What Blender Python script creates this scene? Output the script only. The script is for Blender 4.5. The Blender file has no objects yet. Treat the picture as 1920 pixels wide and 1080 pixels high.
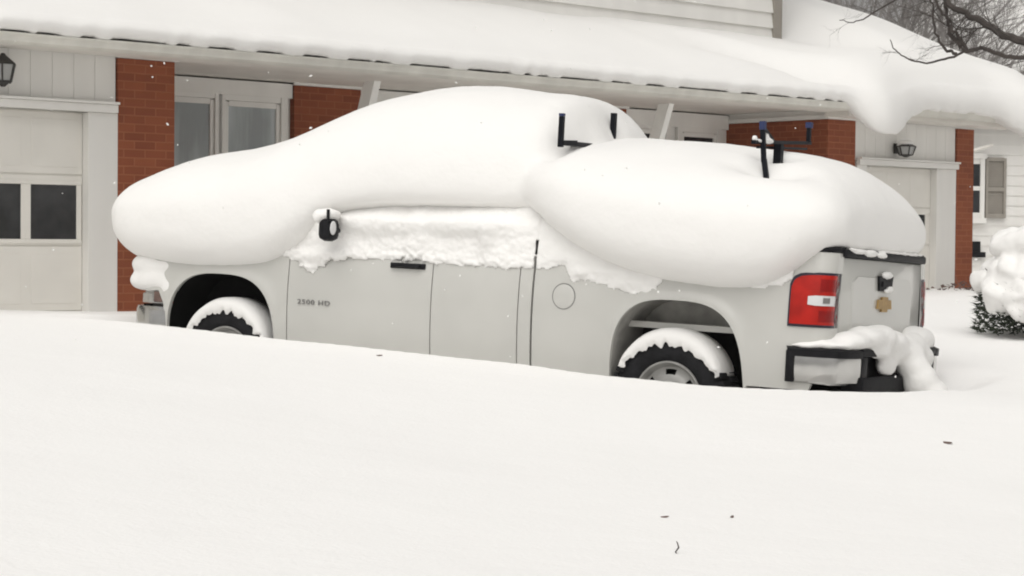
import bpy, bmesh, math, random
import numpy as np
from mathutils import Vector, Matrix, noise
R = math.radians
sc = bpy.context.scene
COL = sc.collection
random.seed(7)
# ------------------------------------------------------------------ camera
F, HOR, ROLL = 3600.0, 445.0, R(.5)
pitch = math.atan((540 - HOR) / F)
fw = Vector((0, math.cos(pitch), -math.sin(pitch))); r0 = Vector((1, 0, 0)); u0 = r0.cross(fw)
r2 = r0 * math.cos(ROLL) + u0 * math.sin(ROLL); u2 = -r0 * math.sin(ROLL) + u0 * math.cos(ROLL)
cam = bpy.data.objects.new('camera', bpy.data.cameras.new('camera')); COL.objects.link(cam)
m = Matrix((r2, u2, -fw)).transposed().to_4x4(); m.translation = Vector((0, 0, 1.5)); cam.matrix_world = m
cam.data.sensor_width = 36; cam.data.lens = 36 * F / 1920; cam.data.clip_end = 2000; cam.data.clip_start = .1
sc.camera = cam
sc.render.engine = 'CYCLES'; sc.cycles.filter_width = 2.0
# ------------------------------------------------------------------ sky, sun, exposure
SUN_EL, SUN_AZ = R(58), R(200)          # azimuth clockwise from +Y
w = bpy.data.worlds.new('World'); sc.world = w; w.use_nodes = True
nt = w.node_tree; bg = nt.nodes['Background']
sky = nt.nodes.new('ShaderNodeTexSky'); sky.sky_type = 'NISHITA'; sky.sun_disc = False
sky.sun_elevation = SUN_EL; sky.sun_rotation = SUN_AZ; sky.air_density = 1.0; sky.dust_density = 4.0; sky.ozone_density = 1
hs = nt.nodes.new('ShaderNodeHueSaturation'); hs.inputs['Saturation'].default_value = .04
mx = nt.nodes.new('ShaderNodeMix'); mx.data_type = 'RGBA'; mx.blend_type = 'MULTIPLY'; mx.inputs['Factor'].default_value = 1
mx.inputs['B'].default_value = (1.0, .985, .96, 1)
nt.links.new(sky.outputs[0], hs.inputs['Color']); nt.links.new(hs.outputs[0], mx.inputs['A']); nt.links.new(mx.outputs['Result'], bg.inputs['Color'])
bg.inputs['Strength'].default_value = .11
sd = bpy.data.lights.new('sun', 'SUN'); sd.energy = 1.5; sd.angle = R(70); sd.color = (1, .98, .95)
sun = bpy.data.objects.new('sun', sd); COL.objects.link(sun)
sdir = Vector((math.sin(SUN_AZ) * math.cos(SUN_EL), math.cos(SUN_AZ) * math.cos(SUN_EL), math.sin(SUN_EL)))
sun.rotation_euler = sdir.to_track_quat('Z', 'Y').to_euler()
sc.view_settings.view_transform = 'Standard'; sc.view_settings.look = 'None'; sc.view_settings.gamma = 1
sc.view_settings.exposure = -.03

# ------------------------------------------------------------------ materials
def mat(name, col, rough=.6, metal=0, spec=.5, coat=0, noise_amt=0, noise_scale=5, bump=0, bump_scale=40, streak=False, col2=None, thr=None, sss=0):
    m = bpy.data.materials.new(name); m.use_nodes = True; n = m.node_tree; b = n.nodes['Principled BSDF']
    b.inputs['Base Color'].default_value = (*col, 1); b.inputs['Roughness'].default_value = rough
    b.inputs['Metallic'].default_value = metal; b.inputs['Specular IOR Level'].default_value = spec
    b.inputs['Coat Weight'].default_value = coat; b.inputs['Coat Roughness'].default_value = .08
    if sss:
        b.inputs['Subsurface Weight'].default_value = sss; b.inputs['Subsurface Radius'].default_value = (.05, .05, .05)
    tc = n.nodes.new('ShaderNodeTexCoord')
    if noise_amt or col2:
        t = n.nodes.new('ShaderNodeTexNoise'); t.inputs['Scale'].default_value = noise_scale; t.inputs['Detail'].default_value = 5
        if streak:
            mp = n.nodes.new('ShaderNodeMapping'); mp.inputs['Scale'].default_value = (1, 1, .12)
            n.links.new(tc.outputs['Object'], mp.inputs[0]); n.links.new(mp.outputs[0], t.inputs['Vector'])
        else: n.links.new(tc.outputs['Object'], t.inputs['Vector'])
        r = n.nodes.new('ShaderNodeValToRGB')
        a, c = (thr or (.35, .65))
        r.color_ramp.elements[0].position = a; r.color_ramp.elements[1].position = c
        c2 = col2 or tuple(x * (1 - noise_amt) for x in col)
        r.color_ramp.elements[0].color = (*c2, 1); r.color_ramp.elements[1].color = (*col, 1)
        n.links.new(t.outputs['Fac'], r.inputs[0]); n.links.new(r.outputs[0], b.inputs['Base Color'])
    if bump:
        t2 = n.nodes.new('ShaderNodeTexNoise'); t2.inputs['Scale'].default_value = bump_scale; t2.inputs['Detail'].default_value = 6
        n.links.new(tc.outputs['Object'], t2.inputs['Vector'])
        bp = n.nodes.new('ShaderNodeBump'); bp.inputs['Strength'].default_value = bump; bp.inputs['Distance'].default_value = .02
        n.links.new(t2.outputs['Fac'], bp.inputs['Height']); n.links.new(bp.outputs[0], b.inputs['Normal'])
    return m

SNOW = mat('snow', (.81, .80, .78), .75, spec=.2, bump=.14, bump_scale=24)
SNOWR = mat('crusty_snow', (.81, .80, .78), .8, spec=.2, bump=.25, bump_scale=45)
PAINT = mat('truck_paint', (.525, .52, .49), .3, spec=.45, coat=.6, noise_amt=.06, noise_scale=2.5)
BLACKP = mat('black_plastic', (.010, .010, .012), .5, spec=.15, noise_amt=.3, noise_scale=20)
RUB = mat('tyre_rubber', (.018, .018, .020), .75, spec=.15, noise_amt=.4, noise_scale=14, bump=.3, bump_scale=60)
DARK = mat('dark_underbody', (.003, .003, .003), .8, spec=.15)
WELL = mat('wheel_well_panel', (.42, .41, .385), .7, noise_amt=.35, noise_scale=7, bump=.1)
CHROME = mat('bumper_chrome', (.58, .575, .56), .16, metal=1, noise_amt=.15, noise_scale=6)
STEEL = mat('wheel_steel', (.36, .355, .34), .45, metal=.5, noise_amt=.25, noise_scale=9)
CAP = mat('hub_cap', (.62, .62, .6), .4, metal=.3, noise_amt=.1, noise_scale=9)
RED = mat('tail_lens', (.44, .012, .006), .2, spec=.3, coat=.15, noise_amt=.3, noise_scale=9)
REDD = mat('tail_lens_dark', (.26, .004, .003), .25, spec=.3, coat=.1, noise_amt=.2, noise_scale=12)
LENS = mat('clear_lens', (.62, .62, .62), .1, spec=.7, coat=.5)
BEZ = mat('lamp_bezel', (.02, .015, .03), .3)
GOLD = mat('gold_emblem', (.42, .27, .10), .45, metal=.4, noise_amt=.2, noise_scale=30)
BADGE = mat('badge_metal', (.20, .195, .19), .4, metal=.3)
GLASSD = mat('dark_glass', (.02, .022, .022), .08, spec=.6, noise_amt=.3, noise_scale=4)
BLUE = mat('blue_tape', (.012, .022, .085), .5)
BLK = mat('black_steel', (.007, .008, .012), .45, spec=.15, metal=.2, noise_amt=.3, noise_scale=15)
WHITE = mat('white_trim', (.78, .765, .73), .6, noise_amt=.07, noise_scale=3, streak=True)
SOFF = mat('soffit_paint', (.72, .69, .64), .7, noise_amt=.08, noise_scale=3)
GUT = mat('gutter_paint', (.66, .645, .59), .5, noise_amt=.15, noise_scale=4, streak=True)
DOORM = mat('garage_door_paint', (.80, .775, .72), .6, noise_amt=.06, noise_scale=2.5)
SHING = mat('roof_shingle', (.10, .09, .08), .9, noise_amt=.4, noise_scale=30)
PANE = mat('window_glass_curtained', (.52, .56, .57), .15, spec=.6, noise_amt=.4, noise_scale=5, streak=True, thr=(.4, .62))
PANED = mat('window_glass_dark', (.035, .037, .04), .1, spec=.6, noise_amt=.5, noise_scale=4)
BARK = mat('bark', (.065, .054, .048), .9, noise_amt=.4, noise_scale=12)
BARKG = mat('hazy_bark', (.24, .225, .215), .9, noise_amt=.3, noise_scale=8)  # bark lightened in place of thicker haze, and for dusted snow
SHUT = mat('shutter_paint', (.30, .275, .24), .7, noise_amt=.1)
GREEN = mat('evergreen_needles', (.030, .042, .022), .8, noise_amt=.5, noise_scale=14)
MAUVE = mat('dead_leaves', (.19, .12, .10), .8, noise_amt=.5, noise_scale=12)
IRON = mat('lantern_iron', (.03, .028, .025), .5)
LGLASS = mat('lantern_glass', (.33, .33, .32), .15, spec=.6)

def brick_mat():
    m = bpy.data.materials.new('red_brick'); m.use_nodes = True; n = m.node_tree; b = n.nodes['Principled BSDF']; b.inputs['Roughness'].default_value = .85
    tc = n.nodes.new('ShaderNodeTexCoord'); sp = n.nodes.new('ShaderNodeSeparateXYZ'); n.links.new(tc.outputs['Object'], sp.inputs[0])
    ad = n.nodes.new('ShaderNodeMath'); ad.operation = 'ADD'; n.links.new(sp.outputs[0], ad.inputs[0]); n.links.new(sp.outputs[1], ad.inputs[1])
    cb = n.nodes.new('ShaderNodeCombineXYZ'); n.links.new(ad.outputs[0], cb.inputs[0]); n.links.new(sp.outputs[2], cb.inputs[1])
    br = n.nodes.new('ShaderNodeTexBrick'); n.links.new(cb.outputs[0], br.inputs['Vector'])
    br.inputs['Scale'].default_value = 1; br.inputs['Brick Width'].default_value = .215; br.inputs['Row Height'].default_value = .075
    br.inputs['Mortar Size'].default_value = .006; br.inputs['Mortar Smooth'].default_value = .3
    br.inputs['Color1'].default_value = (.31, .088, .034, 1); br.inputs['Color2'].default_value = (.25, .066, .026, 1); br.inputs['Mortar'].default_value = (.36, .125, .055, 1)
    ns = n.nodes.new('ShaderNodeTexNoise'); ns.inputs['Scale'].default_value = 2.2; n.links.new(tc.outputs['Object'], ns.inputs['Vector'])
    mxx = n.nodes.new('ShaderNodeMix'); mxx.data_type = 'RGBA'; mxx.blend_type = 'MULTIPLY'
    n.links.new(ns.outputs['Fac'], mxx.inputs['Factor']); n.links.new(br.outputs['Color'], mxx.inputs['A']); mxx.inputs['B'].default_value = (.68, .66, .7, 1)
    n.links.new(mxx.outputs['Result'], b.inputs['Base Color'])
    bp = n.nodes.new('ShaderNodeBump'); bp.inputs['Strength'].default_value = .5; bp.inputs['Distance'].default_value = .01; bp.invert = True
    n.links.new(br.outputs['Fac'], bp.inputs['Height']); n.links.new(bp.outputs[0], b.inputs['Normal'])
    return m
BRICK = brick_mat()

def ground_mat():
    m = mat('fallen_snow', (.87, .861, .845), .8, spec=.15)
    n = m.node_tree; b = n.nodes['Principled BSDF']; tc = n.nodes.new('ShaderNodeTexCoord')
    prev = None
    for s, d, st in ((1.1, .08, .25), (7, .018, .3), (48, .008, .45)):
        t = n.nodes.new('ShaderNodeTexNoise'); t.inputs['Scale'].default_value = s; t.inputs['Detail'].default_value = 4
        mp = n.nodes.new('ShaderNodeMapping'); mp.inputs['Scale'].default_value = (.9, 1, 1); mp.inputs['Rotation'].default_value = (0, 0, .3)
        n.links.new(tc.outputs['Object'], mp.inputs[0]); n.links.new(mp.outputs[0], t.inputs['Vector'])
        bp = n.nodes.new('ShaderNodeBump'); bp.inputs['Strength'].default_value = st; bp.inputs['Distance'].default_value = d
        n.links.new(t.outputs['Fac'], bp.inputs['Height'])
        if prev: n.links.new(prev.outputs[0], bp.inputs['Normal'])
        prev = bp
    n.links.new(prev.outputs[0], b.inputs['Normal'])
    return m
GROUND = ground_mat()

# ------------------------------------------------------------------ helpers
def tag(o, label=None, cat=None, group=None, kind=None):
    if label: o['label'] = label
    if cat: o['category'] = cat
    if group: o['group'] = group
    if kind: o['kind'] = kind
    return o
def empty(name, loc=(0, 0, 0), rot=(0, 0, 0)):
    o = bpy.data.objects.new(name, None); COL.objects.link(o); o.location = loc; o.rotation_euler = rot; o.empty_display_size = .3
    return o
class MB:
    def __init__(s): s.bm = bmesh.new()
    def box(s, x0, x1, y0, y1, z0, z1, bev=0):
        r = bmesh.ops.create_cube(s.bm, size=1); vs = r['verts']
        for v in vs: v.co = Vector(((x0 + x1) / 2 + v.co.x * (x1 - x0), (y0 + y1) / 2 + v.co.y * (y1 - y0), (z0 + z1) / 2 + v.co.z * (z1 - z0)))
        if bev:
            es = list({e for v in vs for e in v.link_edges}); bmesh.ops.bevel(s.bm, geom=es, offset=bev, segments=2, affect='EDGES', profile=.5)
        return s
    def ell(s, c, r, rot=None, seg=20):
        q = bmesh.ops.create_uvsphere(s.bm, u_segments=seg, v_segments=seg // 2 + 2, radius=1)
        M = (rot or Matrix.Identity(3))
        for v in q['verts']: v.co = Vector(c) + M @ Vector((v.co.x * r[0], v.co.y * r[1], v.co.z * r[2]))
        return s
    def tube(s, pts, rad, n=8, cap=True):
        pts = [Vector(p) for p in pts]
        if not hasattr(rad, '__len__'): rad = [rad] * len(pts)
        rings = []; up = None
        for i, p in enumerate(pts):
            d = (pts[min(i + 1, len(pts) - 1)] - pts[max(i - 1, 0)]).normalized()
            a = d.orthogonal().normalized() if up is None else (up - d * up.dot(d)).normalized()
            up = a; b = d.cross(a)
            rings.append([s.bm.verts.new(p + (a * math.cos(2 * math.pi * k / n) + b * math.sin(2 * math.pi * k / n)) * rad[i]) for k in range(n)])
        for A, B in zip(rings, rings[1:]):
            for k in range(n): s.bm.faces.new((A[k], A[(k + 1) % n], B[(k + 1) % n], B[k]))
        if cap: s.bm.faces.new(rings[0][::-1]); s.bm.faces.new(rings[-1])
        return s
    def grid(s, rows, closed=False):
        """rows: list of lists of points"""
        V = [[s.bm.verts.new(p) for p in row] for row in rows]
        for A, B in zip(V, V[1:]):
            m_ = len(A); rng = range(m_ if closed else m_ - 1)
            for k in rng: s.bm.faces.new((A[k], A[(k + 1) % m_], B[(k + 1) % m_], B[k]))
        return V
    def poly(s, pts): return s.bm.faces.new([s.bm.verts.new(p) for p in pts])
    def prism(s, pts, d):
        A = [s.bm.verts.new(p) for p in pts]; B = [s.bm.verts.new(Vector(p) + Vector(d)) for p in pts]
        s.bm.faces.new(A); s.bm.faces.new(B[::-1]); n = len(A)
        for k in range(n): s.bm.faces.new((A[k], B[k], B[(k + 1) % n], A[(k + 1) % n]))
        return s
    def build(s, name, m, parent=None, smooth=False, weld=0, label=None):
        if weld: bmesh.ops.remove_doubles(s.bm, verts=s.bm.verts, dist=weld)
        bmesh.ops.recalc_face_normals(s.bm, faces=s.bm.faces)
        me = bpy.data.meshes.new(name); s.bm.to_mesh(me); s.bm.free(); me.materials.append(m)
        if smooth:
            for p in me.polygons: p.use_smooth = True
            if smooth != 'all': me.set_sharp_from_angle(angle=R(40))
        o = bpy.data.objects.new(name, me); COL.objects.link(o)
        if parent: o.parent = parent
        if label: o['label'] = label
        return o
def bake(o):
    dg = bpy.context.evaluated_depsgraph_get(); me = bpy.data.meshes.new_from_object(o.evaluated_get(dg))
    o.modifiers.clear(); old = o.data; o.data = me; me.name = o.name
    for p in me.polygons: p.use_smooth = True
    return o
def remesh(o, vox=.03, it=10, noise_amp=0, noise_sc=3, fine=0, fine_sc=20, carve=(), floor=0):
    r = o.modifiers.new('r', 'REMESH'); r.mode = 'VOXEL'; r.voxel_size = vox; r.use_smooth_shade = True
    s_ = o.modifiers.new('s', 'SMOOTH'); s_.factor = .5; s_.iterations = it
    bake(o)
    if noise_amp or fine:
        me = o.data; n = len(me.vertices); co = np.empty(n * 3, np.float32); me.vertices.foreach_get('co', co); co = co.reshape(-1, 3)
        nm = np.empty(n * 3, np.float32); me.vertex_normals.foreach_get('vector', nm); nm = nm.reshape(-1, 3)
        d = np.array([noise.noise(Vector(c) * noise_sc) * noise_amp + noise.noise(Vector(c) * fine_sc) * fine for c in co.tolist()], np.float32)
        co += nm * d[:, None]
        if floor: co[:, 2] = np.where((np.abs(co[:, 1]) < 1.0) & (co[:, 2] < floor) , floor, co[:, 2])
        for (cx, cy, rx, ry, dp) in carve:
            co[:, 2] -= np.where(co[:, 2] > 1.6, dp * np.exp(-((co[:, 0] - cx) / rx) ** 2 - ((co[:, 1] - cy) / ry) ** 2), 0)
        me.vertices.foreach_set('co', co.ravel()); me.update()
    return o
def nz(x, y, z=0): return noise.noise(Vector((x, y, z)))
def ss(a, b, x):
    t = min(1, max(0, (x - a) / (b - a))); return t * t * (3 - 2 * t)
def interp(x, xs, ys):
    return float(np.interp(x, xs, ys))
def smooth_interp(x, pts):
    """catmull-like smooth interpolation of [(x, value..)] sorted ascending"""
    n = len(pts)
    if x <= pts[0][0]: return pts[0][1:]
    if x >= pts[-1][0]: return pts[-1][1:]
    for i in range(n - 1):
        if pts[i][0] <= x <= pts[i + 1][0]: break
    p1, p2 = pts[i], pts[i + 1]; h = p2[0] - p1[0]; t = (x - p1[0]) / h
    out = []
    for k in range(1, len(p1)):
        d = (p2[k] - p1[k]) / h
        m1 = d if i == 0 else .5 * (d + (p1[k] - pts[i - 1][k]) / (p1[0] - pts[i - 1][0]))
        m2 = d if i == n - 2 else .5 * (d + (pts[i + 2][k] - p2[k]) / (pts[i + 2][0] - p2[0]))
        out.append((2 * t**3 - 3 * t**2 + 1) * p1[k] + (t**3 - 2 * t**2 + t) * h * m1 + (-2 * t**3 + 3 * t**2) * p2[k] + (t**3 - t**2) * h * m2)
    return tuple(out)
# frames of reference
TLOC = Vector((1.471, 13.301, .013)); TEUL = (R(2.089), R(-1.818), R(149.914))
from mathutils import Euler
TM = Matrix.Translation(TLOC) @ Euler(TEUL).to_matrix().to_4x4(); TMI = TM.inverted()
HP0 = Vector((-3.76, 16.7, 0)); HYAW = R(41.8)
HM = Matrix.Translation(HP0) @ Matrix.Rotation(HYAW, 4, 'Z'); HMI = HM.inverted()
def H(s, o, z): return HM @ Vector((s, -o, z))

# ------------------------------------------------------------------ ground
CP = [(-2.94, 14.33, .86), (-2.07, 13.82, .80), (-.95, 13.17, .735), (.15, 12.53, .67), (1.0, 12.03, .605), (2.3, 11.29, .60), (3.2, 11.0, .595),
      (-4.2, 15.7, .86), (-8, 13, .95), (-3, 10, .80), (-3, 6, .62), (0, 9, .55), (3, 9, .49), (0, 5, .44), (2.5, 5, .38), (6, 9, .5), (-5, 3, .6), (0, 0, .35), (0, -8, .3), (-12, 0, .6), (10, 0, .35),
      (4.4, 10.9, .59), (3.3, 12.4, .53), (4.4, 12.4, .54), (3.6, 13.6, .57), (4.4, 14.6, .64), (4.8, 18, .75), (8, 20, .8), (9, 12, .58)]
for s_, z_ in ((-4, .86), (0, .82), (3, .82), (7, .85), (10, .87), (13, .88), (17, .88)):
    p = H(s_, .3, 0); CP.append((p.x, p.y, z_))
cp = np.array(CP)
def tps_fit(c):
    n = len(c); d = np.hypot(c[:, None, 0] - c[None, :, 0], c[:, None, 1] - c[None, :, 1])
    K = np.sqrt(d * d + 1.0)
    A = np.zeros((n + 1, n + 1)); A[:n, :n] = K - np.eye(n) * .05 * 0; A[:n, n] = 1; A[n, :n] = 1
    return np.linalg.solve(A, np.append(c[:, 2], 0))
CW = tps_fit(cp)
def ground_z(x, y):
    q = float((np.sqrt((cp[:, 0] - x) ** 2 + (cp[:, 1] - y) ** 2 + 1.0) * CW[:-1]).sum() + CW[-1])
    far = ss(14, 32, math.hypot(x - 1, y - 13))
    q = q * (1 - far) + .85 * far
    l = TMI @ Vector((x, y, q))            # wind-scoured hollow round the truck
    dx = max(0, l.x - 4.75, -1.3 - l.x); dy = max(0, abs(l.y) - 1.0); d = math.hypot(dx, dy)
    hollow = .20 * (1 - ss(.05, .42, d)) * (.25 + .75 * ss(-1.3, -.2, l.y))
    q -= hollow
    q += .012 * nz(x * .5, y * .5) + .008 * nz(x * 1.7, y * 1.4) * (1 - far)
    return q
def axis(c, half, n, far):
    t = np.linspace(-1, 1, n); k = 4.2
    return c + half * t + (far - half) * np.sign(t) * np.abs(t) ** 9
xs = axis(.5, 7, 230, 260); ysg = axis(11.5, 9, 260, 260)
g = MB(); g.grid([[(x, y, ground_z(x, y)) for x in xs] for y in ysg])
tag(g.build('snow_ground', GROUND, smooth='all'), kind='structure')

# ------------------------------------------------------------------ house (local x = along facade, local y = inward, z up)
house = tag(empty('brick_house', HP0, (0, 0, HYAW)), 'long low brick and white siding house with snow covered roof behind the truck', 'house')
S0, S1 = -5.0, 13.25
def hb(name, m, boxes, bev=0, parent=None, label=None):
    b = MB()
    for (s0, s1, o0, o1, z0, z1) in boxes: b.box(s0, s1, -o1, -o0, z0, z1, bev)
    return b.build(name, m, parent or house, label=label)
ZB = .3
# brick piers
hb('brick_pier', BRICK, [(.37, .95, -1.7, 0, ZB, 3.05)], .006)
hb('brick_wall', BRICK, [(3.38, 4.25, -1.9, -1.58, ZB, 3.07)])
hb('brick_wall', BRICK, [(7.45, 8.30, -1.9, -1.58, ZB, 3.07)])
hb('brick_pier', BRICK, [(10.2, 10.74, -1.9, 0, ZB, 2.98)], .006)
hb('brick_pier', BRICK, [(12.87, 13.25, -6, 0, ZB, 2.98)], .006)
# frieze trim above brick
hb('frieze_block', WHITE, [(10.2, 10.74, -1.9, -.002, 2.981, 3.098)])
hb('frieze_trim', WHITE, [(.35, .98, .0, .03, 3.052, 3.10)]); hb('frieze_trim', WHITE, [(10.18, 10.76, .0, .03, 2.982, 3.03), (10.16, 10.1795, -1.6, .03, 2.982, 3.03)])
# vertical board siding above and beside the doors: backing + battens
def boards(s0, s1, z0, z1, o=-.03):
    b = MB(); n = max(1, round((s1 - s0) / .205)); w = (s1 - s0) / n
    for k in range(n): b.box(s0 + k * w + .002, s0 + (k + 1) * w - .002, -(o + .006), -o, z0, z1, .002)
    b.box(s0, s1, -o, -o + .1, z0, z1)
    return b.build('board_siding', WHITE, house)
boards(S0, .36, 2.60, 3.08); boards(10.75, 12.86, 2.50, 3.0)
for (a, b_, zt, w0) in ((-2.62, .08, 2.56, .27), (10.98, 12.44, 2.44, .42)):
    hb('door_casing', WHITE, [(a - .20, b_ + w0, -.02, .045, zt, zt + .07), (a - .20, b_ + w0, -.01, .075, zt + .072, zt + .095), (b_, b_ + w0 + (.02 if w0 < .3 else 0), -.2, .0, ZB, zt - .002), (a - .2, a, -.2, .0, ZB, zt - .002)], .004)
# garage doors
def garage_door(s0, s1, zt, wz0, wz1, lites):
    d = MB(); o = -.10
    hh = (zt - .35) / 4.0
    d.box(s0 + .002, s1 - .002, -o + .012, -o + .05, .3, zt)
    rows = [(zt - .53, zt), (wz0 - .05, wz1 + .08), (wz0 - .62, wz0 - .065), (.3, wz0 - .635)]
    rows[0] = (wz1 + .095, zt - .01)
    n = max(1, round((s1 - s0) / .52)) ; pw = (s1 - s0) / n
    for j, (a, b_) in enumerate(rows):
        if j == 1:
            d.box(s0 + .004, s1 - .004, -o, -o + .011, a, a + .045, .004); d.box(s0 + .004, s1 - .004, -o, -o + .011, b_ - .07, b_, .004)
            continue
        d.box(s0 + .004, s1 - .004, -o + .002, -o + .011, a, b_, .004)
        for k in range(n): d.box(s0 + k * pw + .05, s0 + (k + 1) * pw - .05, -o - .001, -o + .0025, a + .06, b_ - .06, .002)
    dr = d.build('garage_door', DOORM, house)
    for k, (a, b_) in enumerate(lites):
        f = MB()
        f.box(a - .045, a, -o - .006, -o + .012, wz0 - .0, wz1 + .0, .003); f.box(b_, b_ + .045, -o - .006, -o + .012, wz0, wz1, .003)
        f.box(a - .045, b_ + .045, -o - .007, -o + .0115, wz1 + .001, wz1 + .035, .003); f.box(a - .045, b_ + .045, -o - .007, -o + .0115, wz0 - .035, wz0 - .001, .003)
        wn = f.build('door_window', DOORM, dr)
        MB().box(a, b_, -o + .005, -o + .0105, wz0, wz1).build('pane', PANED, dr)
garage_door(-2.62, .08, 2.56, 1.45, 1.92, [(-.42 - .53 * k, .02 - .53 * k) for k in range(5)])
garage_door(10.98, 12.44, 2.44, 1.50, 1.84, [(12.0 - .48 * k, 12.33 - .48 * k) for k in range(3)])
# recessed wall
hb('siding_wall', WHITE, [(.95, 3.38, -1.9, -1.66, ZB, 3.09), (4.25, 7.45, -1.9, -1.64, ZB, 3.09), (8.30, 10.2, -1.9, -1.66, ZB, 3.09)])
hb('house_core', WHITE, [(S0, .36, -6, -.12 - .05, ZB, 2.98), (10.76, 12.86, -6, -.17, ZB, 2.98), (S0 + .02, 13.2, -6.2, -1.95, ZB, 3.1)])
hb('frieze_board', WHITE, [(.96, 3.37, -1.655, -1.60, 2.93, 3.08), (3.36, 4.27, -1.578, -1.55, 3.072, 3.12), (4.27, 7.43, -1.635, -1.60, 2.93, 3.08), (7.43, 8.32, -1.578, -1.55, 3.072, 3.12), (8.32, 10.18, -1.655, -1.60, 2.90, 3.08)])
# lap siding on the recessed wall between brick panels
b = MB()
for k in range(16):
    z = 2.92 - k * .15
    b.prism([(4.26, 1.64, z), (4.26, 1.61, z - .148), (4.26, 1.64, z - .148)], (3.17, 0, 0))
b.build('lap_siding', WHITE, house)
def window(a, b_, zt, zb, glass, wf=.07, o=-1.655):
    f = MB(); y = -o
    f.box(a - .10, a - .012, y - .05, y - .001, zb - .1, zt + .1, .004); f.box(b_ + .012, b_ + .10, y - .05, y - .001, zb - .1, zt + .1, .004)
    f.box(a - .011, b_ + .011, y - .045, y - .001, zt + .012, zt + .098, .004); f.box(a - .14, b_ + .14, y - .08, y - .052, zb - .14, zb - .1, .004)
    f.box(a - .011, b_ + .011, y - .045, y - .001, zb - .098, zb - .012, .004)
    f.box(a - .01, a + .035, y - .03, y - .001, zb, zt, .003); f.box(b_ - .035, b_ + .01, y - .03, y - .001, zb, zt, .003)
    f.box(a + .036, b_ - .036, y - .03, y - .001, zt - .045, zt + .01, .003); f.box(a + .036, b_ - .036, y - .03, y - .001, zb, zb + .045, .003)
    wn = f.build('window', WHITE, house)
    MB().box(a + .03, b_ - .03, y - .012, y - .003, zb + .03, zt - .03).build('pane', glass, wn)
window(1.42, 2.41, 2.87, 1.6, PANE); window(2.56, 3.22, 2.86, 1.6, PANE)
window(8.50, 9.02, 2.84, 1.7, PANED); window(9.34, 9.96, 2.83, 1.7, PANED)
# entrance door (hidden mostly by the truck)
hb('entry_door', BADGE, [(5.3, 6.2, -1.63, -1.60, .6, 2.7)], .01)
# slanted porch posts
for s_ in (3.10, 7.22):
    b = MB(); zt, zb = 3.0, .5; ot = .12; ob = ot - .37 * (zt - zb)
    P = [(s_ - .04, -ot - .08, zt), (s_ + .04, -ot - .08, zt), (s_ + .04, -ot + .09, zt), (s_ - .04, -ot + .09, zt)]
    Q = [(x, y + (ot - ob), zb) for x, y, z in P]
    b.grid([[*P], [*Q]], closed=True); b.poly(P); b.poly(Q)
    b.build('porch_post', WHITE, house, weld=.001)
# soffit, fascia, gutter
hb('soffit', SOFF, [(S0 - .4, 13.9, -1.9, .40, 3.10, 3.12)])
hb('soffit_drop', SOFF, [(S0, 10.1, .02, .39, 3.055, 3.098), (10.1, 13.85, .02, .39, 3.0, 3.098)], .004)
gp = [(.40, 3.05), (.46, 3.045), (.50, 3.07), (.505, 3.10), (.53, 3.125), (.53, 3.14), (.515, 3.14), (.515, 3.125), (.49, 3.10), (.42, 3.06), (.40, 3.14)]
b = MB(); n = 60
b.grid([[(S0 - .4 + (14.4 + 4.9 - .0) * k / n, -o_, z_ + .006 * nz(k * .35, 3)) for o_, z_ in gp] for k in range(n + 1)], closed=True)
b.build('gutter', GUT, house, smooth=True)
# roof
SL = .33
b = MB(); b.prism([(S0 - .4, -.42, 3.125), (S0 - .4, -.42, 3.16), (S0 - .4, 5.2, 3.16 + SL * 5.62), (S0 - .4, 10.8, 3.16), (S0 - .4, 10.8, 3.125), (S0 - .4, 5.2, 3.125 + SL * 5.62 - .04)], (19.3, 0, 0))
b.build('roof', SHING, house)
b = MB(); b.prism([(13.24, 0, 3.1), (13.24, 5.2, 4.85), (13.24, 10.6, 3.1)], (-.15, 0, 0)); b.build('gable_wall', WHITE, house)
# upper storey, lap siding
US1 = 11.66
hb('upper_wall', WHITE, [(S0 + .5, US1 - .02, -9, -2.04, 3.3, 7.0)])
b = MB()
for k in range(17):
    z = 7.0 - k * .205
    b.prism([(S0 + .5, 2.035, z), (S0 + .5, 2.005, z - .203), (S0 + .5, 2.035, z - .203)], (US1 - S0 - .65, 0, 0))
b.build('upper_lap_siding', WHITE, house)
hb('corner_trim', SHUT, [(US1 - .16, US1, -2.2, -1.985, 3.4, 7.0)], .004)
b = MB(); b.prism([(S0, 1.5, 7.0), (S0, 5.5, 8.6), (S0, 9.5, 7.0)], (US1 - S0 + .4, 0, 0)); b.build('upper_roof', SHING, house)

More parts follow.
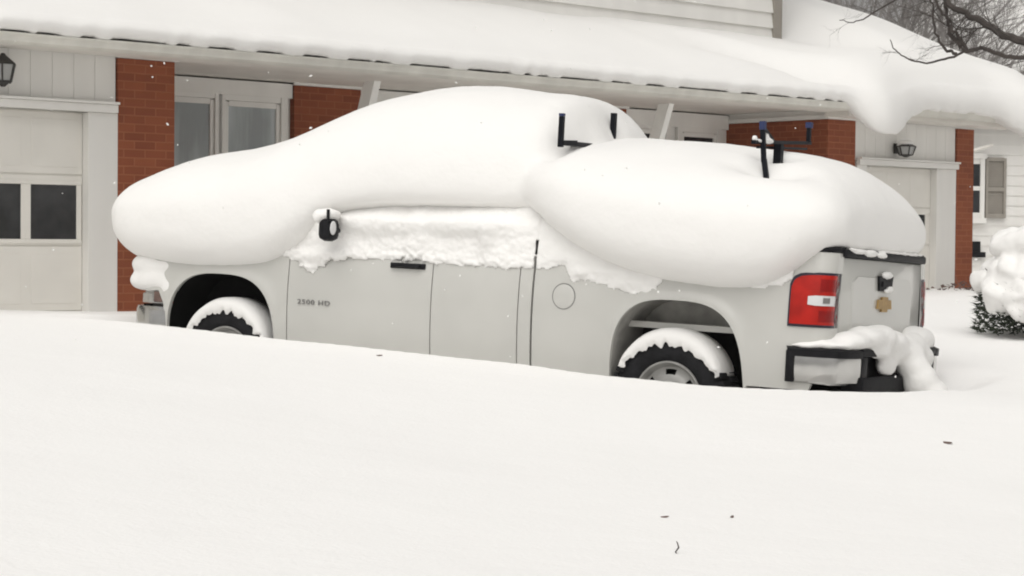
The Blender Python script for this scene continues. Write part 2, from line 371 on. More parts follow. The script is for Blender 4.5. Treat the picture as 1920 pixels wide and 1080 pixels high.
# roof snow
def roof_snow():
    b = MB(); rows = []; N = 420
    for i in range(N + 1):
        s = S0 - .4 + (14.05 - S0 + .4) * i / N
        wob = .006 * nz(s * 2.2, 5) + .03 * nz(s * .6, 9)
        right = ss(9.6, 11.2, s)
        zbot = 3.138 + .006 * nz(s * 3.1, 1) + .008 * nz(s * 11, 2) + (.018 if nz(s * 4, 7) > -.05 else -.004)
        lump = math.exp(-abs((s - 10.34) / (.30 if s < 10.34 else .60)) ** 2.3); lump2 = math.exp(-((s - 13.45) / .42) ** 2)
        mid = ss(10.6, 11.2, s)
        zb2 = zbot - .38 * lump - .34 * lump2 - .02 * mid * (1 - lump2)
        oe = .535 + .16 * lump + .25 * lump2 + .10 * ss(9.9, 10.4, s) + .010 * nz(s * 2, 3)
        th = .30 + .30 * right + wob
        prof = []
        # underside from roof to lip
        prof.append((.20, min(zbot, 3.15) + .02)); prof.append((.36, zbot - (zbot - zb2) * .3)); prof.append((oe - .10, zb2 + .01)); prof.append((oe - .02, zb2 - .0))
        ztop_e = 3.16 + th * .55 - .10 * lump
        prof.append((oe + .015, zb2 + .02)); 
        for k in range(1, 6):
            a = k / 6 * math.pi / 2; prof.append((oe + .03 * math.cos(a) - (1 - math.cos(a)) * .16 + .02, zb2 + .02 + (ztop_e - zb2) * math.sin(a) ** .9))
        # top surface toward the back
        for k in range(0, 34):
            o = oe - .14 - k * .17
            base = 3.16 + SL * (.42 - o)
            ro = ss(9.4, 11.8, s) * ss(-1.7, .3, o) + ss(11.75, 12.7, s) * (1 - ss(-1.7, .3, o))
            t = (.30 + .30 * ro + wob) * (1 - .30 * math.exp(-((o - oe) / .3) ** 2))
            # scour against upper wall, drift crest before it
            if s < US1 + 1.5:
                wgt = 1 - ss(US1 - .6, US1 + 1.4, s)
                t += wgt * (-.05 * math.exp(-((o + 2.0) / .35) ** 2)) 
            ridge_o = -1.3 + 1.5 * ss(8.5, 10.6, s)
            t += .09 * math.exp(-((o - ridge_o) / .5) ** 2) * ss(8.0, 9.8, s) * (1 - ss(10.5, 11.8, s))
            t -= .14 * math.exp(-((o - ridge_o - .75) / .42) ** 2) * ss(7.5, 9.6, s) * (1 - ss(9.9, 10.6, s))
            t += .03 * nz(s * .8, o * .8, 4)
            t += .12 * ss(11.75, 12.7, s) * ss(.2, 2.5, -o)
            rk = ss(13.6, 14.06, s); t *= math.sqrt(max(0, 1 - rk * rk * .6))
            zz = base + t
            prof.append((o, zz))
        o = prof[-1][0]
        prof.append((o, 3.14 + SL * (.42 - o)))
        rows.append([(s, -o_, z_) for o_, z_ in prof])
    b.grid(rows); b.poly(rows[0]); b.poly(rows[-1])
    o = b.build('roof_snow', SNOW, None, smooth='all', weld=.0005)
    o.matrix_world = HM
    return o
tag(roof_snow(), 'thick smooth snow blanket covering the house roof with drooping lips over the eave', 'snow')

# wall lanterns
def lantern(s, o, z, sc_=1.0, label=''):
    e = tag(empty('wall_lantern', H(s, o, z), (0, 0, HYAW)), label, 'lantern', 'lanterns on the garage fronts')
    e.scale = (sc_,) * 3
    MB().box(-.05, .05, -.02, .0, -.08, .10, .008).tube([(0, -.01, .02), (0, -.08, .10), (0, -.14, .11)], .01).build('bracket', IRON, e, smooth=True)
    b = MB(); c = (0, -.14)
    def sq(r_, z_): return [(c[0] + r_ * math.cos(a), c[1] + r_ * math.sin(a), z_) for a in [math.pi / 3 * k for k in range(6)]]
    b.grid([sq(.015, .13), sq(.03, .11), sq(.115, .045), sq(.12, .035)], closed=True)
    b.grid([sq(.075, -.12), sq(.075, -.10), sq(.02, -.15)], closed=True)
    for k in range(6):
        p, q = sq(.11, .04)[k], sq(.075, -.11)[k]; b.tube([p, q], .008, 5)
    b.build('frame', IRON, e)
    b = MB(); b.grid([sq(.10, .035), sq(.066, -.10)], closed=True); b.build('glass', LGLASS, e)
    b = MB(); b.tube([(0, -.14, -.1), (0, -.14, -.03)], .012, 6).build('bulb_holder', IRON, e)
    return e
lantern(-.80, .0, 2.87, 1.0, 'iron wall lantern above the left garage door, cut by the left edge')
ln2 = lantern(11.56, .0, 2.66, 1.0, 'dark iron wall lantern above the far right garage door')

ln2.scale = (1.15, 1.1, .72)
b = MB(); b.ell((0, -.14, .10), (.085, .08, .05)).ell((.01, -.10, .07), (.09, .07, .04))
lsn = b.build('lantern_snow', SNOW, None); lsn.matrix_world = ln2.matrix_basis; remesh(lsn, .01, 3)
tag(lsn, 'small heap of snow on top of the far right wall lantern', 'snow')
# ------------------------------------------------------------------ neighbour house
def P(x, y, Z):
    d = (fw + r2 * ((x - 960) / F) - u2 * ((y - 540) / F)); return Vector((0, 0, 1.5)) + d * (Z / d.y)
nb = tag(empty('neighbour_house', (8.3, 36, .8), (0, 0, R(14))), 'neighbouring white sided house with taupe shutters beyond the right garage', 'house')
b = MB(); 
b.box(-.6, 9, .04, 7, -.8, 2.9)
for k in range(19):
    z = 2.9 - k * .19
    b.prism([(-.62, .04, z), (-.62, .022, z - .188), (-.62, .04, z - .188)], (9.62, 0, 0))
b.build('siding_wall', WHITE, nb)
def nwin(x0, x1, z0, z1, sh=True):
    f = MB(); f.box(x0 - .09, x0, -.06, -.01, z0 - .1, z1 + .1); f.box(x1, x1 + .09, -.06, -.01, z0 - .1, z1 + .1); f.box(x0 - .12, x1 + .12, -.07, -.012, z1 + .101, z1 + .2); f.box(x0 - .12, x1 + .12, -.09, -.012, z0 - .2, z0 - .101)
    f.box(x0, x1, -.045, -.012, (z0 + z1) / 2 - .04, (z0 + z1) / 2 + .04); f.box(x0, x1, -.04, -.012, z0 - .1, z0); f.box(x0, x1, -.04, -.012, z1, z1 + .1)
    w_ = f.build('window', WHITE, nb); MB().box(x0, x1, -.03, -.013, z0, z1).build('pane', PANED, w_)
    if sh:
        for a in (x1 + .12, x0 - .54):
            s = MB(); s.box(a, a + .05, -.05, -.008, z0 - .1, z1 + .12); s.box(a + .37, a + .42, -.05, -.008, z0 - .1, z1 + .12)
            for zz in (z0 - .1, (z0 + z1) / 2 - .05, z1 + .06): s.box(a + .051, a + .369, -.05, -.008, zz, zz + .07)
            for k in range(22):
                zz = z0 - .03 + k * (z1 - z0 + .08) / 22; s.prism([(a + .051, -.03, zz), (a + .051, -.012, zz + .05), (a + .051, -.010, zz)], (.318, 0, 0))
            s.build('shutter', SHUT, nb)
nwin(-.02, .47, 1.24, 2.15); 
nwin(2.8, 3.6, 1.24, 2.15)
MB().box(.30, .60, -.06, -.01, .40, .50, .005).box(.34, .50, -.05, -.01, .501, .70, .01).build('meter_box', BLACKP, nb)
MB().tube([(-.15, -.5, 2.30), (.62, -.2, 2.5)], .035, 6).build('gutter', SOFF, nb)
b = MB(); b.prism([(-.9, -.4, 2.88), (-.9, 3.5, 3.75), (-.9, 7.4, 2.88)], (10.5, 0, 0)); b.build('roof', SHING, nb)
b = MB()
b.grid([[(-.95 + 10.6 * i / 50, -.45 + 8.1 * j / 24, 2.95 + .25 * math.sin(math.pi * min(1, max(0, j / 24)) ) ** .4 + .85 * (1 - abs(j / 24 * 2 - 1)) + .03 * nz(i * .3, j * .4)) for j in range(25)] for i in range(51)])
ns_ = b.build('neighbour_roof_snow', SNOW, None, smooth='all'); ns_.matrix_world = nb.matrix_basis
so = ns_.modifiers.new('s', 'SOLIDIFY'); so.thickness = .15; so.offset = -1; bake(ns_)
tag(ns_, 'snow layer on the roof of the neighbouring white house', 'snow')
# second, farther snowy roof seen through the branches
fh = tag(empty('far_house', (15.2, 52, .85), (0, 0, R(8))), 'far grey house under a snowy roof, glimpsed behind the bare branches', 'house')
MB().box(-2.4, 10, 0, 8, -.8, 5.3).build('wall', SOFF, fh)
b = MB(); b.prism([(-2.8, -.5, 5.2), (-2.8, 4, 8.0), (-2.8, 8.5, 5.2)], (14, 0, 0)); b.build('roof', SNOW, fh, label='snow covered roof')
MB().box(.6, 1.6, 1.2, 2.2, 5.5, 8.6).build('chimney', SOFF, fh)

# ------------------------------------------------------------------ trees
def grow(b, p, d, r, L, depth, rng, seg=4, droop=0):
    pts = [p]; rad = [r]; q = p.copy(); dd = d.copy()
    for k in range(seg):
        dd = (dd + Vector((rng.uniform(-.22, .22), rng.uniform(-.22, .22), rng.uniform(-.14, .16) - droop))).normalized()
        q = q + dd * (L / seg); pts.append(q.copy()); rad.append(r * (1 - .5 * (k + 1) / seg))
    b.tube(pts, rad, 5 if r > .02 else 3, cap=False)
    if depth <= 0: return
    n = 3 if depth > 1 else 3
    for k in range(n + 1):
        i = rng.randint(1, seg); ax = Vector((rng.uniform(-1, 1), rng.uniform(-1, 1), rng.uniform(-.5, .8))).normalized()
        nd = (dd + ax * rng.uniform(.6, 1.0)).normalized()
        grow(b, pts[i], nd, rad[i] * rng.uniform(.5, .72), L * rng.uniform(.55, .78), depth - 1, rng, seg, droop)
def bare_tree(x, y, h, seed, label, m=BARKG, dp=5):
    rng = random.Random(seed); z0 = .6
    t = tag(empty('bare_tree', (x, y, z0)), label, 'tree', 'bare trees behind the house roof')
    b = MB(); pts = [Vector((0, 0, -.3))]; rad = [.10]; 
    for k in range(1, 6): pts.append(Vector((rng.uniform(-.1, .1) * k, rng.uniform(-.1, .1) * k, h * .42 * k / 5))); rad.append(.10 * (1 - .08 * k))
    b.tube(pts, rad, 8); b.build('trunk', m, t, smooth=True)
    b = MB(); 
    for k in range(9):
        i = rng.randint(1, 5); a = rng.uniform(0, 6.28)
        grow(b, pts[i], Vector((math.cos(a), math.sin(a), rng.uniform(.3, 1.3))).normalized(), rad[i] * .6, h * .33, dp - 1, rng)
    grow(b, pts[-1], Vector((0, 0, 1)), rad[-1] * .8, h * .35, dp - 1, rng)
    b.build('crown', m, t)
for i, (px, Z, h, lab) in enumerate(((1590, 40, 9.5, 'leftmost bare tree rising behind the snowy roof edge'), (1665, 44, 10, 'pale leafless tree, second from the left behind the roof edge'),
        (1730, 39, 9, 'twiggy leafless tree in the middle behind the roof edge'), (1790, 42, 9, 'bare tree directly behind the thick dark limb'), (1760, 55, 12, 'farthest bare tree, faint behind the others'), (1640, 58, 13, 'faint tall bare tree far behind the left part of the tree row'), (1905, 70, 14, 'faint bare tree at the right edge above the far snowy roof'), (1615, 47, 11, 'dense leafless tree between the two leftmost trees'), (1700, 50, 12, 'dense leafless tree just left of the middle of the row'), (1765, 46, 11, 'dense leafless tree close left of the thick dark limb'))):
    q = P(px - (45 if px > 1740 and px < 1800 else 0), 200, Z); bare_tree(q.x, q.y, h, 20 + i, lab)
# near tree with limbs reaching into the frame
nt_ = empty('maple_tree', (7.6, 22.3, .8)); tag(nt_, 'dark limbed bare tree whose thick branches reach in over the right end of the roof', 'tree')
off = Vector((7.6, 22.3, .8))
def limb(pix, rad, Z=22, n=7, twigs=0, seed=1, L=.5, wig=.02):
    rng = random.Random(seed); pts = [P(x, y, Z + dz) - off for x, y, dz in pix]
    # resample
    out = []; 
    for a, b_ in zip(pts, pts[1:]):
        for k in range(4): out.append(a.lerp(b_, k / 4) + Vector((rng.uniform(-wig, wig),) * 3))
    out.append(pts[-1]); rr = [rad[0] + (rad[1] - rad[0]) * k / (len(out) - 1) for k in range(len(out))]
    b.tube(out, rr, n)
    for k in range(twigs):
        i = rng.randint(2, len(out) - 1); a = rng.uniform(0, 6.28)
        grow(b, out[i], Vector((math.cos(a) - .3, math.sin(a) * .6, rng.uniform(-.6, .8))).normalized(), rr[i] * .35, L * rng.uniform(.6, 1.3), 2, rng, 4)
b = MB(); b.tube([(0, 0, -.5), (.05, 0, 1), (.0, .05, 2.2), (-.05, 0, 3.2), (.1, .1, 5.2), (.3, .2, 7.5)], [.24, .2, .18, .16, .12, .06], 10); b.build('trunk', BARK, nt_, smooth=True)
b = MB(); limb([(2190, 110, .3), (2050, 105, .1), (1960, 92, 0), (1920, 80, 0), (1870, 60, 0), (1830, 35, .1), (1790, 15, .1), (1755, -20, .2), (1700, -70, .3)], (.062, .026), twigs=3, seed=3); b.build('limb', BARK, nt_, smooth=True)
b = MB(); limb([(2185, 150, .3), (2040, 125, .1), (1960, 108, 0), (1920, 107, 0), (1885, 107, 0), (1858, 95, 0), (1838, 90, .1), (1812, 97, .1), (1800, 88, .1)], (.030, .022), twigs=2, seed=4, L=.35, wig=.008)
limb([(1815, 92, .1), (1790, 106, .1), (1765, 112, .1), (1738, 119, .1), (1710, 113, .1), (1690, 104, .1), (1675, 90, .1), (1669, 74, .1)], (.016, .005), twigs=5, seed=9, L=.16, wig=.004)
limb([(1812, 94, .1), (1795, 70, .1), (1780, 42, .1), (1765, 20, .1), (1748, -10, .1)], (.022, .014), twigs=8, seed=5, L=.3)
limb([(1800, 88, .1), (1782, 60, .2), (1775, 30, .2), (1770, -10, .2)], (.03, .016), twigs=8, seed=6, L=.35)
limb([(1795, 100, .1), (1772, 92, .2), (1755, 60, .2), (1750, 20, .2), (1742, -20, .3)], (.02, .01), twigs=8, seed=7, L=.4)
b.build('limb', BARK, nt_, smooth=True)
b = MB(); limb([(1770, -30, .2), (1700, -12, .2), (1668, 6, .2), (1640, 22, .2), (1620, 35, .2), (1600, 42, .2), (1574, 38, .2)], (.014, .005), twigs=5, seed=8, L=.3, wig=.01); b.build('twig', BARK, nt_)

# ------------------------------------------------------------------ bush and low plants on the right
bc = Vector((4.55, 16.2, ground_z(4.55, 16.2)))
bu = tag(empty('evergreen_bush', bc), 'dark evergreen bush bowed under snow at the right edge', 'bush')
rng = random.Random(5); b = MB()
for k in range(5200):
    a = rng.uniform(0, 6.28); rr = .62 * math.sqrt(rng.random()); z = .02 + rng.random() ** .8 * .62 * (1 - (rr / .8) ** 2 * .6)
    c = Vector((rr * math.cos(a), rr * math.sin(a), z)); d = Vector((math.cos(a), math.sin(a), rng.uniform(-.4, .7))).normalized()
    sdv = d.cross(Vector((rng.uniform(-1, 1), rng.uniform(-1, 1), rng.uniform(-1, 1)))).normalized(); L = rng.uniform(.05, .11)
    b.poly([c - sdv * .011, c + d * L * .5 + sdv * .004, c + d * L, c + sdv * .013])
b.build('foliage', GREEN, bu)
b = MB()
for k in range(26):
    a = rng.uniform(0, 6.28); b.tube([(0, 0, -.1), (.2 * math.cos(a), .2 * math.sin(a), .2), (.55 * math.cos(a), .55 * math.sin(a), rng.uniform(.15, .6))], [.014, .01, .004], 4)
b.build('stem', BARK, bu)
b = MB()
for (x, y, z, rx, ry, rz) in ((-.12, 0, .76, .40, .38, .19), (.1, -.05, .60, .40, .32, .14), (-.28, -.2, .54, .30, .24, .17), (.05, -.38, .48, .40, .24, .19), (.40, -.25, .50, .32, .28, .2), (-.46, -.22, .38, .20, .2, .17), (-.34, -.42, .30, .18, .13, .16), (-.08, -.54, .30, .13, .12, .15), (.16, -.52, .32, .14, .12, .16), (.4, -.48, .3, .15, .13, .13), (.5, .1, .5, .28, .28, .2), (-.2, .4, .5, .3, .25, .2), (-.5, .05, .42, .16, .18, .13)):
    b.ell((x, y, z), (rx, ry, rz))
bs = b.build('bush_snow', SNOW, None); bs.location = bc; remesh(bs, .022, 4, .07, 5.5, .02, 14)
tag(bs, 'rounded clumps of snow piled on the evergreen bush at the right edge', 'snow')
lp = H(12.9, .75, .0); lp.z = ground_z(lp.x, lp.y)
lo = tag(empty('dried_shrub', lp), 'low mauve brown dried shrub at the foot of the far brick pier', 'shrub')
b = MB()
for k in range(420):
    c = Vector((rng.gauss(.15, .50), rng.gauss(0, .16), 0)); c.z = rng.random() * .13 * math.exp(-(c.x / .9) ** 2)
    a = rng.uniform(0, 6.28); d = Vector((math.cos(a), math.sin(a), rng.uniform(-.2, .8))); sdv = d.cross(Vector((rng.random(), rng.random(), rng.random()))).normalized()
    b.poly([c - sdv * .015, c + d * .06, c + sdv * .02])
b.build('leaves', MAUVE, lo)
b = MB()
for k in range(40):
    x = rng.gauss(.2, .5); b.tube([(x, rng.uniform(-.2, .2), -.05), (x + rng.uniform(-.2, .2), rng.uniform(-.2, .2), rng.uniform(.05, .2))], [.006, .003], 3)
b.tube([(-1.2, 0, -.03), (0, .02, -.02), (1.4, 0, -.03)], .02, 4); b.build('stem', MAUVE, lo)

# ------------------------------------------------------------------ truck
truck = tag(empty('pickup_truck', TLOC, TEUL), 'white extended cab pickup truck almost buried under rounded snow', 'pickup truck')
def ys(z):
    return .985 - (.16 if z < .95 else .22) * (z - .95) ** 2
ARCH = {'f': (3.69, .50, .50, 2.9, 1.045), 'r': (-.04, .455, .47, 3.0, 1.055)}   # centre, half width front, half width rear, exponent, top
def archpts(k, n=36):
    c, hf, hr, e, top = ARCH[k]; out = []
    for i in range(n + 1):
        a = -math.pi / 2 + math.pi * i / n; sn = math.sin(a); cs = max(0, math.cos(a))
        hw = hf if sn > 0 else hr
        out.append((c + hw * math.copysign(abs(sn) ** (2 / e), sn) * (1 + (0 if sn > 0 else (.07 if k == 'r' else .03)) * (1 - cs ** (2 / e))), .5 + (top - .5) * cs ** (2 / e)))
    return out                          # from rear to front
def flare(X, z):
    f = 0
    for c, hf, hr, e, top in ARCH.values():
        hw = hf if X > c else hr * 1.05
        q = (abs(X - c) / hw) ** e + (max(0, (z - .5)) / (top - .5)) ** e
        q = q ** (1 / e)
        f += .022 * math.exp(-((q - 1.0) / .10) ** 2) if z > .45 else 0
    return f
def side_panel(name, cols, sd, rows=16, m=PAINT, off=0, fold=.03, fl=True, parent=None):
    """cols: (X, inset, zbottom, ztop)"""
    b = MB(); G = []
    for (X, ins, zb, zt) in cols:
        G.append([(X, sd * (ys(z) - ins + off + (flare(X, z) if fl else 0)), z) for z in [zb + (zt - zb) * k / rows for k in range(rows + 1)]])
    V = b.grid(G)
    loop = V[0] + [c[-1] for c in V[1:-1]] + V[-1][::-1] + [c[0] for c in V[1:-1]][::-1]
    inner = []
    cx = sum(v.co.x for v in loop) / len(loop)
    for v in loop: inner.append(b.bm.verts.new(v.co + Vector((0, -sd * fold, 0))))
    n = len(loop)
    for k in range(n): b.bm.faces.new((loop[k], loop[(k + 1) % n], inner[(k + 1) % n], inner[k]))
    return b.build(name, m, parent or truck, smooth=True)
def lin(a, b_, n): return [a + (b_ - a) * k / n for k in range(n + 1)]
GAP = .004
def cornercols(x_start, zb, zt, to_inset=.15, rc=.11, xr=-.98):
    out = []
    for k in range(1, 8):
        a = math.pi / 2 * k / 7; out.append((xr - rc * math.sin(a), rc * (1 - math.cos(a)), zb, zt))
    out.append((xr - rc, to_inset, zb, zt)); return out
bed_sides = []
for sd in (1, -1):
    fa = archpts('f'); ra = archpts('r')
    cols = [(4.48, .05, .89, 1.02), (4.46, .02, .89, 1.06), (4.42, .006, .89, 1.1), (4.36, 0, .89, 1.14), (4.29, 0, .89, 1.16), (4.24, 0, .80, 1.17)] + [(x, 0, z, 1.19 + .03 * (4.2 - x)) for x, z in fa[::-1]] + [(x, 0, .5, 1.24) for x in lin(3.165, 3.075 + GAP, 2)]
    side_panel('front_fender', cols, sd)
    fd = side_panel('front_door', [(x, 0, .50, 1.27) for x in lin(3.075 - GAP, 1.835 + GAP, 14)], sd)
    rd = side_panel('rear_door', [(x, 0, .50, 1.27) for x in lin(1.835 - GAP, 1.135 + GAP, 8)], sd)
    side_panel('cab_corner', [(x, 0, .50, 1.30) for x in lin(1.135 - GAP, 1.034, 3)], sd)
    cols = [(x, 0, .52, 1.41) for x in lin(1.018, .46, 8)] + [(x, 0, z, 1.41) for x, z in ra[::-1]] + [(x, 0, .54, 1.41) for x in lin(-.56, -.97, 6)] + cornercols(-.98, .62, 1.41)
    bd = side_panel('bed_side', cols, sd, rows=22); bed_sides.append(bd)
    for X in (3.075, 1.835, 1.135): MB().box(X - .03, X + .03, sd * .90, sd * .935, .45, 1.3).build('seam_shade', DARK, truck)  # black strips behind the door seams stand in for their shade
    MB().box(1.0, 1.05, sd * .80, sd * .90, .45, 1.4).build('gap_shade', BLACKP, truck)  # black strip painted in for the shade between cab and bed
    # black rail cap
    b = MB(); b.grid([[(x, sd * (.935 - ins + .006), 1.412), (x, sd * (.93 - ins + .008), 1.44), (x, sd * (.90 - ins), 1.452), (x, sd * (.84 - min(ins, .1)), 1.452), (x, sd * (.83 - min(ins, .1)), 1.40)] for x, ins in [(1.0, 0), (.4, 0), (-.3, 0), (-.98, 0), (-1.02, .01), (-1.07, .05), (-1.095, .11), (-1.095, .15)]]); b.build('rail_cap', BLACKP, truck, smooth=True)
    # wheel wells
    for k, A in (('f', fa), ('r', ra)):
        o = MB()
        yo, yi = .955, .56
        def exp_(p, e=.012): c = ARCH[k][0]; return (c + (p[0] - c) * (1 + e * 1.6), .5 + (p[1] - .5) * (1 + e))
        E_ = [exp_(p) for p in A]
        o.grid([[(x, sd * yo, z), (x, sd * .75, z + .015), (x, sd * yi, z)] for x, z in E_])
        if k == 'f':
            o.poly([(x, sd * yi, z) for x, z in E_])
            o.build('wheel_liner', DARK, truck, smooth=True)
        else:
            Zc = .875
            up = [(x, z) for x, z in E_ if z > Zc]
            o.poly([(up[0][0], sd * .60, Zc)] + [(x, sd * .60, z) for x, z in up] + [(up[-1][0], sd * .60, Zc)])
            o.grid([[(E_[0][0], sd * .60, Zc + .014), (E_[0][0], sd * .612, Zc + .010), (E_[0][0], sd * .613, Zc), (E_[0][0], sd * .60, Zc - .004)], [(E_[-1][0], sd * .60, Zc + .014), (E_[-1][0], sd * .612, Zc + .010), (E_[-1][0], sd * .613, Zc), (E_[-1][0], sd * .60, Zc - .004)]])
            o.build('wheel_liner', WELL, truck, smooth=True)
            MB().box(-.6, .55, sd * .42, sd * .50, .3, .9).box(-.6, .5, sd * .30, sd * .598, .86, .872).build('inner_fender', DARK, truck)
# badge, handles, fuel door
fdoor = [o for o in truck.children if o.name.startswith('front_door')][0]
h = MB(); h.box(1.90, 2.19, .965, .988, 1.160, 1.200, .006).box(1.93, 2.17, .99, 1.012, 1.168, 1.194, .008); h.build('door_handle', BLACKP, fdoor, smooth=True)
cu = bpy.data.curves.new('badge_text', 'FONT'); cu.body = '2500 HD'; cu.size = .062; cu.extrude = .002; cu.space_character = 1.15
to = bpy.data.objects.new('tmp', cu); COL.objects.link(to); dg = bpy.context.evaluated_depsgraph_get()
me = bpy.data.meshes.new_from_object(to.evaluated_get(dg)); bpy.data.objects.remove(to); me.materials.clear(); me.materials.append(BADGE)
bo = bpy.data.objects.new('door_badge', me); COL.objects.link(bo); bo.parent = fdoor
bo.matrix_local = Matrix.Translation((2.98, .991, .862)) @ Matrix(((-1, 0, 0), (0, 0, 1), (0, 1, 0))).to_4x4() @ Matrix.Diagonal((1.12, .8, 1, 1))
b = MB(); n = 40
def fring(r_, o_): return [(.785 + r_ * math.cos(2 * math.pi * k / n), ys(1.035) + o_ - .12 * r_ * math.sin(2 * math.pi * k / n) * .1, 1.035 + r_ * math.sin(2 * math.pi * k / n)) for k in range(n)]
b.grid([fring(.088, -.002), fring(.088, .0022), fring(.0835, .0022), fring(.0835, -.002)], closed=True); b.build('fuel_door_gap', BADGE, bed_sides[0])
b = MB(); b.grid([fring(.0825, -.004), fring(.082, .003), fring(.078, .005), fring(.001, .005)], closed=True); b.build('fuel_door', PAINT, bed_sides[0], smooth=True)

# hood, cab, bed interior
b = MB(); rows = []
for X, z, w_ in ((4.50, 1.05, .93), (4.40, 1.16, .96), (4.0, 1.24, .965), (3.5, 1.29, .965), (3.1, 1.31, .955)):
    rows.append([(X, w_ * t, z + .05 * (1 - t * t)) for t in lin(-1, 1, 10)])
b.grid(rows); b.build('hood', PAINT, truck, smooth=True)
b = MB()
bot = [(3.12, .93), (1.07, .93), (1.07, -.93), (3.12, -.93)]; top = [(2.35, .73), (1.20, .73), (1.20, -.73), (2.35, -.73)]
b.grid([[(x, y, 1.24) for x, y in bot], [(x, y, 1.88) for x, y in top], [(x * .97 + .05, y * .9, 1.94) for x, y in top]], closed=True); b.poly([(x * .97 + .05, y * .9, 1.94) for x, y in top])
b.build('cab_roof', PAINT, truck, weld=.001)
for sd in (1, -1):
    b = MB()
    for (xa, xb, xc, xd) in ((2.86, 1.90, 1.90, 2.30), (1.80, 1.20, 1.26, 1.80)):
        yb, yt = .915, .757
        b.poly([(xa, sd * (yb + .004), 1.30), (xb, sd * (yb + .004), 1.30), (xc, sd * (yt + .004), 1.80), (xd, sd * (yt + .004), 1.80)])
    b.build('side_window', GLASSD, truck)
b = MB(); b.poly([(3.02, .82, 1.33), (3.02, -.82, 1.33), (2.45, -.68, 1.82), (2.45, .68, 1.82)]); b.build('windshield', GLASSD, truck)
b = MB(); b.poly([(1.078, .75, 1.35), (1.078, -.75, 1.35), (1.16, -.62, 1.8), (1.16, .62, 1.8)]); b.build('rear_window', GLASSD, truck)
b = MB(); b.box(-1.05, 1.0, -.80, .80, .86, .90).box(.97, 1.0, -.9, .9, .9, 1.40)
b.build('bed_floor', PAINT, truck)
MB().box(-1.0, 4.3, -.42, .42, .32, .62).box(1.0, 3.1, -.9, .9, .42, .55).box(-1.02, -.62, -.9, .9, .42, .54).build('chassis', DARK, truck)  # plain boxes for the chassis, also added to block light under the truck
# tailgate
b = MB(); XT = -1.088
b.box(XT, XT + .05, -.785, .785, .80, 1.385, .008)
tg = b.build('tailgate', PAINT, truck, smooth=True)
def hexp(x, s_): return [(x, .60 * s_, 1.235), (x, .52 * s_, 1.27), (x, -.52 * s_, 1.27), (x, -.60 * s_, 1.235), (x, -.60 * s_, .93), (x, -.5 * s_, .88), (x, .5 * s_, .88), (x, .60 * s_, .93)]
b = MB(); q = [hexp(XT + .001, 1), hexp(XT - .006, .975), hexp(XT - .007, .94)]
b.grid(q, closed=True); b.poly(q[-1]); b.build('pressed_panel', PAINT, tg)
b = MB(); b.box(XT - .03, XT + .055, -.80, .79, 1.388, 1.44, .012); b.build('tailgate_cap', BLACKP, tg, smooth=True)
b = MB(); b.prism([(XT - .009, .14, 1.285), (XT - .009, -.14, 1.285), (XT - .009, -.12, 1.185), (XT - .009, .12, 1.185)], (-.014, 0, 0)); b.box(XT - .036, XT - .022, -.09, .09, 1.215, 1.25, .004); b.build('tailgate_handle', BLACKP, tg)
ex, ey, ez = XT - .008, .0, 1.095
bt = [(-.115, -.03), (-.05, -.03), (-.05, -.05), (.045, -.05), (.045, -.03), (.115, -.03), (.10, .035), (.05, .035), (.05, .055), (-.045, .055), (-.045, .035), (-.10, .035)]
b = MB(); b.prism([(ex, ey - 1.2 * u_ , ez + v_ * .95) for u_, v_ in bt], (-.015, 0, 0)); b.build('emblem', GOLD, tg)
# tail lights
for sd in (1, -1):
    ztop = lambda x: 1.272 - .0
    def lcols(z0, z1, x0, dx=0, ti=.145):
        c = []
        for x in (x0, x0 - .015, x0 - .03, x0 - .06, x0 - .1, x0 - .15):
            t = min(1, (x0 - x) / .10); zt = z1 - .075 * (1 - math.sqrt(1 - (1 - t) ** 2)) - (0 if t == 1 else 0)
            c.append((x, 0, z0, zt))
        return [q for q in c if q[0] > -.975] + [(a, i_, z0, z1 + .004) for a, i_, _, _ in cornercols(0, 0, 0, to_inset=ti)]
    tl = side_panel('tail_light', lcols(.955, 1.262, -.838), sd, rows=10, m=RED, off=.020, fold=.03, fl=False)
    side_panel('lamp_bezel', lcols(.938, 1.278, -.822, ti=.150), sd, rows=4, m=BEZ, off=.008, fold=.03, fl=False, parent=tl)
    side_panel('dark_segment', [(a, i_, .975, 1.045) for a, i_, _, _ in cornercols(0, 0, 0, to_inset=.13)[1:]], sd, rows=3, m=REDD, off=.024, fold=.006, fl=False, parent=tl)
    side_panel('dark_segment', [(a, i_, 1.165, 1.24) for a, i_, _, _ in cornercols(0, 0, 0, to_inset=.13)[1:]], sd, rows=3, m=REDD, off=.024, fold=.006, fl=False, parent=tl)
    side_panel('reverse_lens', [(-.955, 0, 1.08, 1.132)] + [(a, i_, 1.075, 1.138) for a, i_, _, _ in cornercols(0, 0, 0, to_inset=.13)], sd, rows=3, m=LENS, off=.026, fold=.008, fl=False, parent=tl)
    side_panel('reverse_bulb', [(a, i_, 1.09, 1.125) for a, i_, _, _ in cornercols(0, 0, 0, to_inset=.13)[2:5]], sd, rows=3, m=BADGE, off=.029, fold=.004, fl=False, parent=tl)
